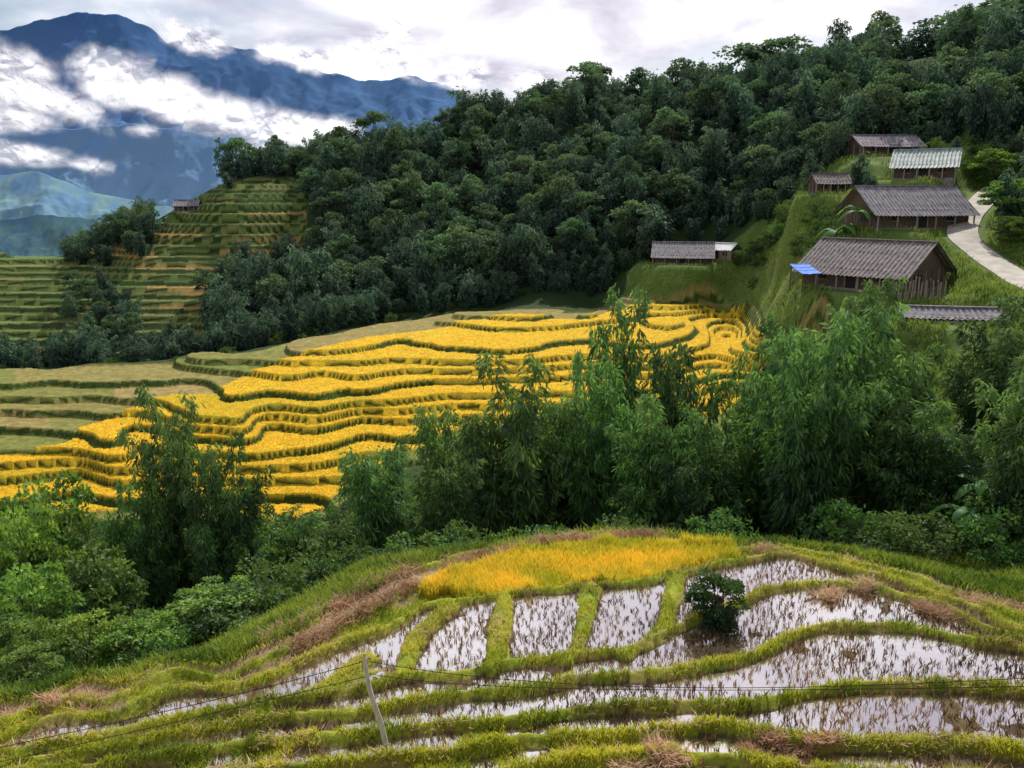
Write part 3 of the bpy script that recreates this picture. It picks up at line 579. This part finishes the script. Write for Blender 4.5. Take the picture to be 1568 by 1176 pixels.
# ---------------------------------------------------------------- mountains
def mountain(name,tab,D,front,zb,amp,c_lo,c_hi,c_alt,seed,n_=420,m_=160,gain=3,tp_=1.15):
    us=np.array([a for a,b in tab],float); vs=np.array([b for a,b in tab],float)
    u=np.linspace(us[0],us[-1],n_); v=np.interp(u,us,vs); t=(u-784)/F/(CP+((588-v)/F)*SP); sl=((588-v)/F*CP-SP)/(CP+((588-v)/F)*SP)
    q=np.linspace(0,1.25,m_)[:,None]; yy=D*(front+(1-front)*q)+0*t[None]; xx=t[None]*yy
    zr=sl[None]*D+ (fbm(xx/D*60,yy*0+3,4,seed)-.5)*amp*.2
    z=zb+(zr-zb)*np.where(q<=1,q**tp_,1-(q-1)*1.5)
    rd=1-np.abs(2*fbm(xx/D*14,yy/D*9,6,seed+3)-1); z=z+(rd-.75)*amp*np.sin(np.pi*np.clip(q,0,1))**.8*1.3
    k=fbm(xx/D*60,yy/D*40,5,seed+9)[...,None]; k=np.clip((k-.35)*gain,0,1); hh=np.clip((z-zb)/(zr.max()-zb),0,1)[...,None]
    col=(np.array(c_lo)*(1-hh)+np.array(c_hi)*hh)*(1-.5*k)+np.array(c_alt)*.5*k  # haze painted into the slope colour: bluish, paler towards the foot
    id_=np.arange(n_*m_).reshape(m_,n_); Fq=np.stack([id_[:-1,:-1],id_[:-1,1:],id_[1:,1:],id_[1:,:-1]],-1).reshape(-1,4)
    mt=bpy.data.materials.get('hazy_mountain_slope')
    if not mt:
        mt,nt,out=newmat('hazy_mountain_slope'); b=nd(nt,'BsdfDiffuse'); at=nd(nt,'Attribute'); at.attribute_name='Col'; nt.links.new(at.outputs['Color'],b.inputs['Color']); nt.links.new(b.outputs[0],out.inputs[0])
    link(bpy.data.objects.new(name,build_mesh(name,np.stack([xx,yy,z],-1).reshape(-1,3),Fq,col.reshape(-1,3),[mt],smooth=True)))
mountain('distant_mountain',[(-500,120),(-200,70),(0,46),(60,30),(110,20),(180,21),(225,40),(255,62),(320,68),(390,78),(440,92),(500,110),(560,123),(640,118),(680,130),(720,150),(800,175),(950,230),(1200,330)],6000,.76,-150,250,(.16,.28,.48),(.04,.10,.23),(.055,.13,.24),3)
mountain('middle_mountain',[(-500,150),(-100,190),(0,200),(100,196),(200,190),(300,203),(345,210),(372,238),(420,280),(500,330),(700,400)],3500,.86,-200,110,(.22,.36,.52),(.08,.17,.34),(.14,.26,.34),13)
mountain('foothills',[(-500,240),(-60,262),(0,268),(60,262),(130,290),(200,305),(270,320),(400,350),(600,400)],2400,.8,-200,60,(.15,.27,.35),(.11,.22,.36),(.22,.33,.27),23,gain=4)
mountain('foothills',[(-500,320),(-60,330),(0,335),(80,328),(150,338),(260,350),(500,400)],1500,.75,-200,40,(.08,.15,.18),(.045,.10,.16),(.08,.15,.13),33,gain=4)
# ---------------------------------------------------------------- clouds
m,nt,out=newmat('cloud_vapour'); at=nd(nt,'Attribute'); at.attribute_name='Col'
tc_=nd(nt,'TexCoord'); no=nd(nt,'TexNoise'); no.inputs['Scale'].default_value=.0045; no.inputs['Detail'].default_value=7; no.inputs['Roughness'].default_value=.52; no.inputs['Distortion'].default_value=.3; nt.links.new(tc_.outputs['Object'],no.inputs['Vector'])
sb=nd(nt,'Math',op='MULTIPLY_ADD'); sb.inputs[1].default_value=1.3; sb.inputs[2].default_value=-.68; nt.links.new(no.outputs['Fac'],sb.inputs[0])
ad=nd(nt,'Math',op='ADD'); nt.links.new(at.outputs['Fac'],ad.inputs[0]); nt.links.new(sb.outputs[0],ad.inputs[1])
mr=nd(nt,'MapRange'); mr.interpolation_type='SMOOTHSTEP'; mr.inputs['From Min'].default_value=.22; mr.inputs['From Max'].default_value=.85; nt.links.new(ad.outputs[0],mr.inputs['Value'])
df=nd(nt,'BsdfDiffuse'); df.inputs['Color'].default_value=(.9,.9,.93,1); trn=nd(nt,'BsdfTranslucent'); trn.inputs['Color'].default_value=(.95,.93,.95,1)
a=nd(nt,'MixShader'); a.inputs[0].default_value=.6; nt.links.new(df.outputs[0],a.inputs[1]); nt.links.new(trn.outputs[0],a.inputs[2])
bp=nd(nt,'Bump'); bp.inputs['Strength'].default_value=.7; bp.inputs['Distance'].default_value=140; nt.links.new(no.outputs['Fac'],bp.inputs['Height'])
for q in (df,trn): nt.links.new(bp.outputs[0],q.inputs['Normal'])
tp=nd(nt,'BsdfTransparent'); b=nd(nt,'MixShader'); nt.links.new(mr.outputs[0],b.inputs[0]); nt.links.new(tp.outputs[0],b.inputs[1]); nt.links.new(a.outputs[0],b.inputs[2]); nt.links.new(b.outputs[0],out.inputs[0])
def cloud(name,D,ell,u0,u1,v0,v1):
    n_,m_=260,120; U,Vv=np.meshgrid(np.linspace(u0,u1,n_),np.linspace(v1,v0,m_)); b=(588-Vv)/F; dd=CP+b*SP; t=(U-784)/F/dd; s=(b*CP-SP)/dd
    den=np.zeros(U.shape)
    for cu,cv_,ru,rv,an,w in ell:
        ca,sa=math.cos(math.radians(an)),math.sin(math.radians(an)); du=(U-cu)*ca+(Vv-cv_)*sa; dv=-(U-cu)*sa+(Vv-cv_)*ca
        den=np.maximum(den,w*np.exp(-((du/ru)**2+(dv/rv)**2)*1.1))
    yy=D+(fbm(U/60,Vv/60,4,5)-.5)*200; xx=t*D; zz=s*D
    id_=np.arange(n_*m_).reshape(m_,n_); Fq=np.stack([id_[:-1,:-1],id_[:-1,1:],id_[1:,1:],id_[1:,:-1]],-1).reshape(-1,4)
    link(bpy.data.objects.new(name,build_mesh(name,np.stack([xx,yy,zz],-1).reshape(-1,3),Fq,np.repeat(den.reshape(-1,1),3,1),[m],smooth=True)))
cloud('cloud_bank',2950,[(20,110,70,45,10,1.0),(60,150,110,35,15,.9),(180,120,90,50,15,1.1),(260,150,110,42,20,1.15),(360,180,110,42,15,1.15),(450,195,90,34,5,1.1),(520,195,60,25,0,.9),(130,90,40,35,-30,.8),(30,185,70,30,0,.8),(40,235,90,22,8,1.0),(120,252,60,16,10,.8),(220,200,30,16,0,.6),(390,225,40,22,0,.8)],-160,640,20,300)
cloud('ridge_cloud',5000,[(300,60,70,26,15,.9),(420,82,60,24,10,.8),(480,95,60,24,5,.8),(580,85,90,34,5,1.0),(700,115,70,34,0,.95),(820,130,60,30,0,.9),(600,50,60,30,0,.7)],150,1000,-20,240)
# ---------------------------------------------------------------- world, sun, camera
AZ,EL=R_(18),R_(46)
w=bpy.data.worlds.new('World'); scene.world=w; w.use_nodes=True; nt=w.node_tree; nt.nodes.clear()
out=nt.nodes.new('ShaderNodeOutputWorld'); bg=nd(nt,'Background'); bg.inputs['Strength'].default_value=.1
sky=nd(nt,'TexSky'); sky.sky_type='NISHITA'; sky.sun_disc=False; sky.sun_elevation=EL; sky.sun_rotation=AZ; sky.dust_density=1.5
tc_=nd(nt,'TexCoord'); sp=nd(nt,'SeparateXYZ'); nt.links.new(tc_.outputs['Generated'],sp.inputs[0])
za=nd(nt,'Math',op='ADD'); za.inputs[1].default_value=.16; zm=nd(nt,'Math',op='MAXIMUM'); zm.inputs[1].default_value=.05; nt.links.new(sp.outputs[2],za.inputs[0]); nt.links.new(za.outputs[0],zm.inputs[0])
dx=nd(nt,'Math',op='DIVIDE'); dy=nd(nt,'Math',op='DIVIDE'); nt.links.new(sp.outputs[0],dx.inputs[0]);nt.links.new(zm.outputs[0],dx.inputs[1]);nt.links.new(sp.outputs[1],dy.inputs[0]);nt.links.new(zm.outputs[0],dy.inputs[1])
cb=nd(nt,'CombineXYZ'); nt.links.new(dx.outputs[0],cb.inputs[0]); nt.links.new(dy.outputs[0],cb.inputs[1])
n_a=nd(nt,'TexNoise'); n_a.inputs['Scale'].default_value=1.6; n_a.inputs['Detail'].default_value=9; n_a.inputs['Roughness'].default_value=.55; n_a.inputs['Distortion'].default_value=.4; nt.links.new(cb.outputs[0],n_a.inputs['Vector'])
cr=nd(nt,'ValToRGB'); E=cr.color_ramp.elements; E[0].position=.34; E[0].color=(6.0,5.7,7.0,1); E[1].position=.56; E[1].color=(13.0,12.7,13.2,1); x_=E.new(.45); x_.color=(9.2,8.9,9.9,1)
nt.links.new(n_a.outputs['Fac'],cr.inputs['Fac'])
n_b=nd(nt,'TexNoise'); n_b.inputs['Scale'].default_value=.6; n_b.inputs['Detail'].default_value=7; nt.links.new(cb.outputs[0],n_b.inputs['Vector'])
mr=nd(nt,'MapRange'); mr.interpolation_type='SMOOTHSTEP'; mr.inputs['From Min'].default_value=.36; mr.inputs['From Max'].default_value=.5; nt.links.new(n_b.outputs['Fac'],mr.inputs['Value'])
m2=nd(nt,'MapRange'); m2.inputs['From Min'].default_value=.5; m2.inputs['From Max'].default_value=.8; m2.inputs['To Min'].default_value=1; m2.inputs['To Max'].default_value=.15; nt.links.new(sp.outputs[2],m2.inputs['Value'])
mm=nd(nt,'Math',op='MULTIPLY'); nt.links.new(mr.outputs[0],mm.inputs[0]); nt.links.new(m2.outputs[0],mm.inputs[1])
mx=nd(nt,'MixRGB'); nt.links.new(mm.outputs[0],mx.inputs[0]); nt.links.new(sky.outputs[0],mx.inputs[1]); nt.links.new(cr.outputs[0],mx.inputs[2]); nt.links.new(mx.outputs[0],bg.inputs['Color']); nt.links.new(bg.outputs[0],out.inputs[0])
sl=bpy.data.lights.new('sun','SUN'); sl.energy=5.0; sl.angle=R_(.8); sl.color=(1,.95,.86); so=bpy.data.objects.new('sun',sl); link(so)
sd=Vector((math.sin(AZ)*math.cos(EL),math.cos(AZ)*math.cos(EL),math.sin(EL))); so.rotation_euler=(-sd).to_track_quat('-Z','Y').to_euler(); so.location=sd*100
cam=bpy.data.cameras.new('camera'); cam.sensor_width=36; cam.lens=36*F/1568; cam.clip_end=30000; cam.clip_start=.1
co=bpy.data.objects.new('camera',cam); co.rotation_euler=(math.pi/2-PT,0,0); link(co); scene.camera=co
scene.view_settings.view_transform='Standard'; scene.view_settings.look='None'; scene.view_settings.exposure=0
print('verts',len(V),'objs',len(bpy.data.objects))
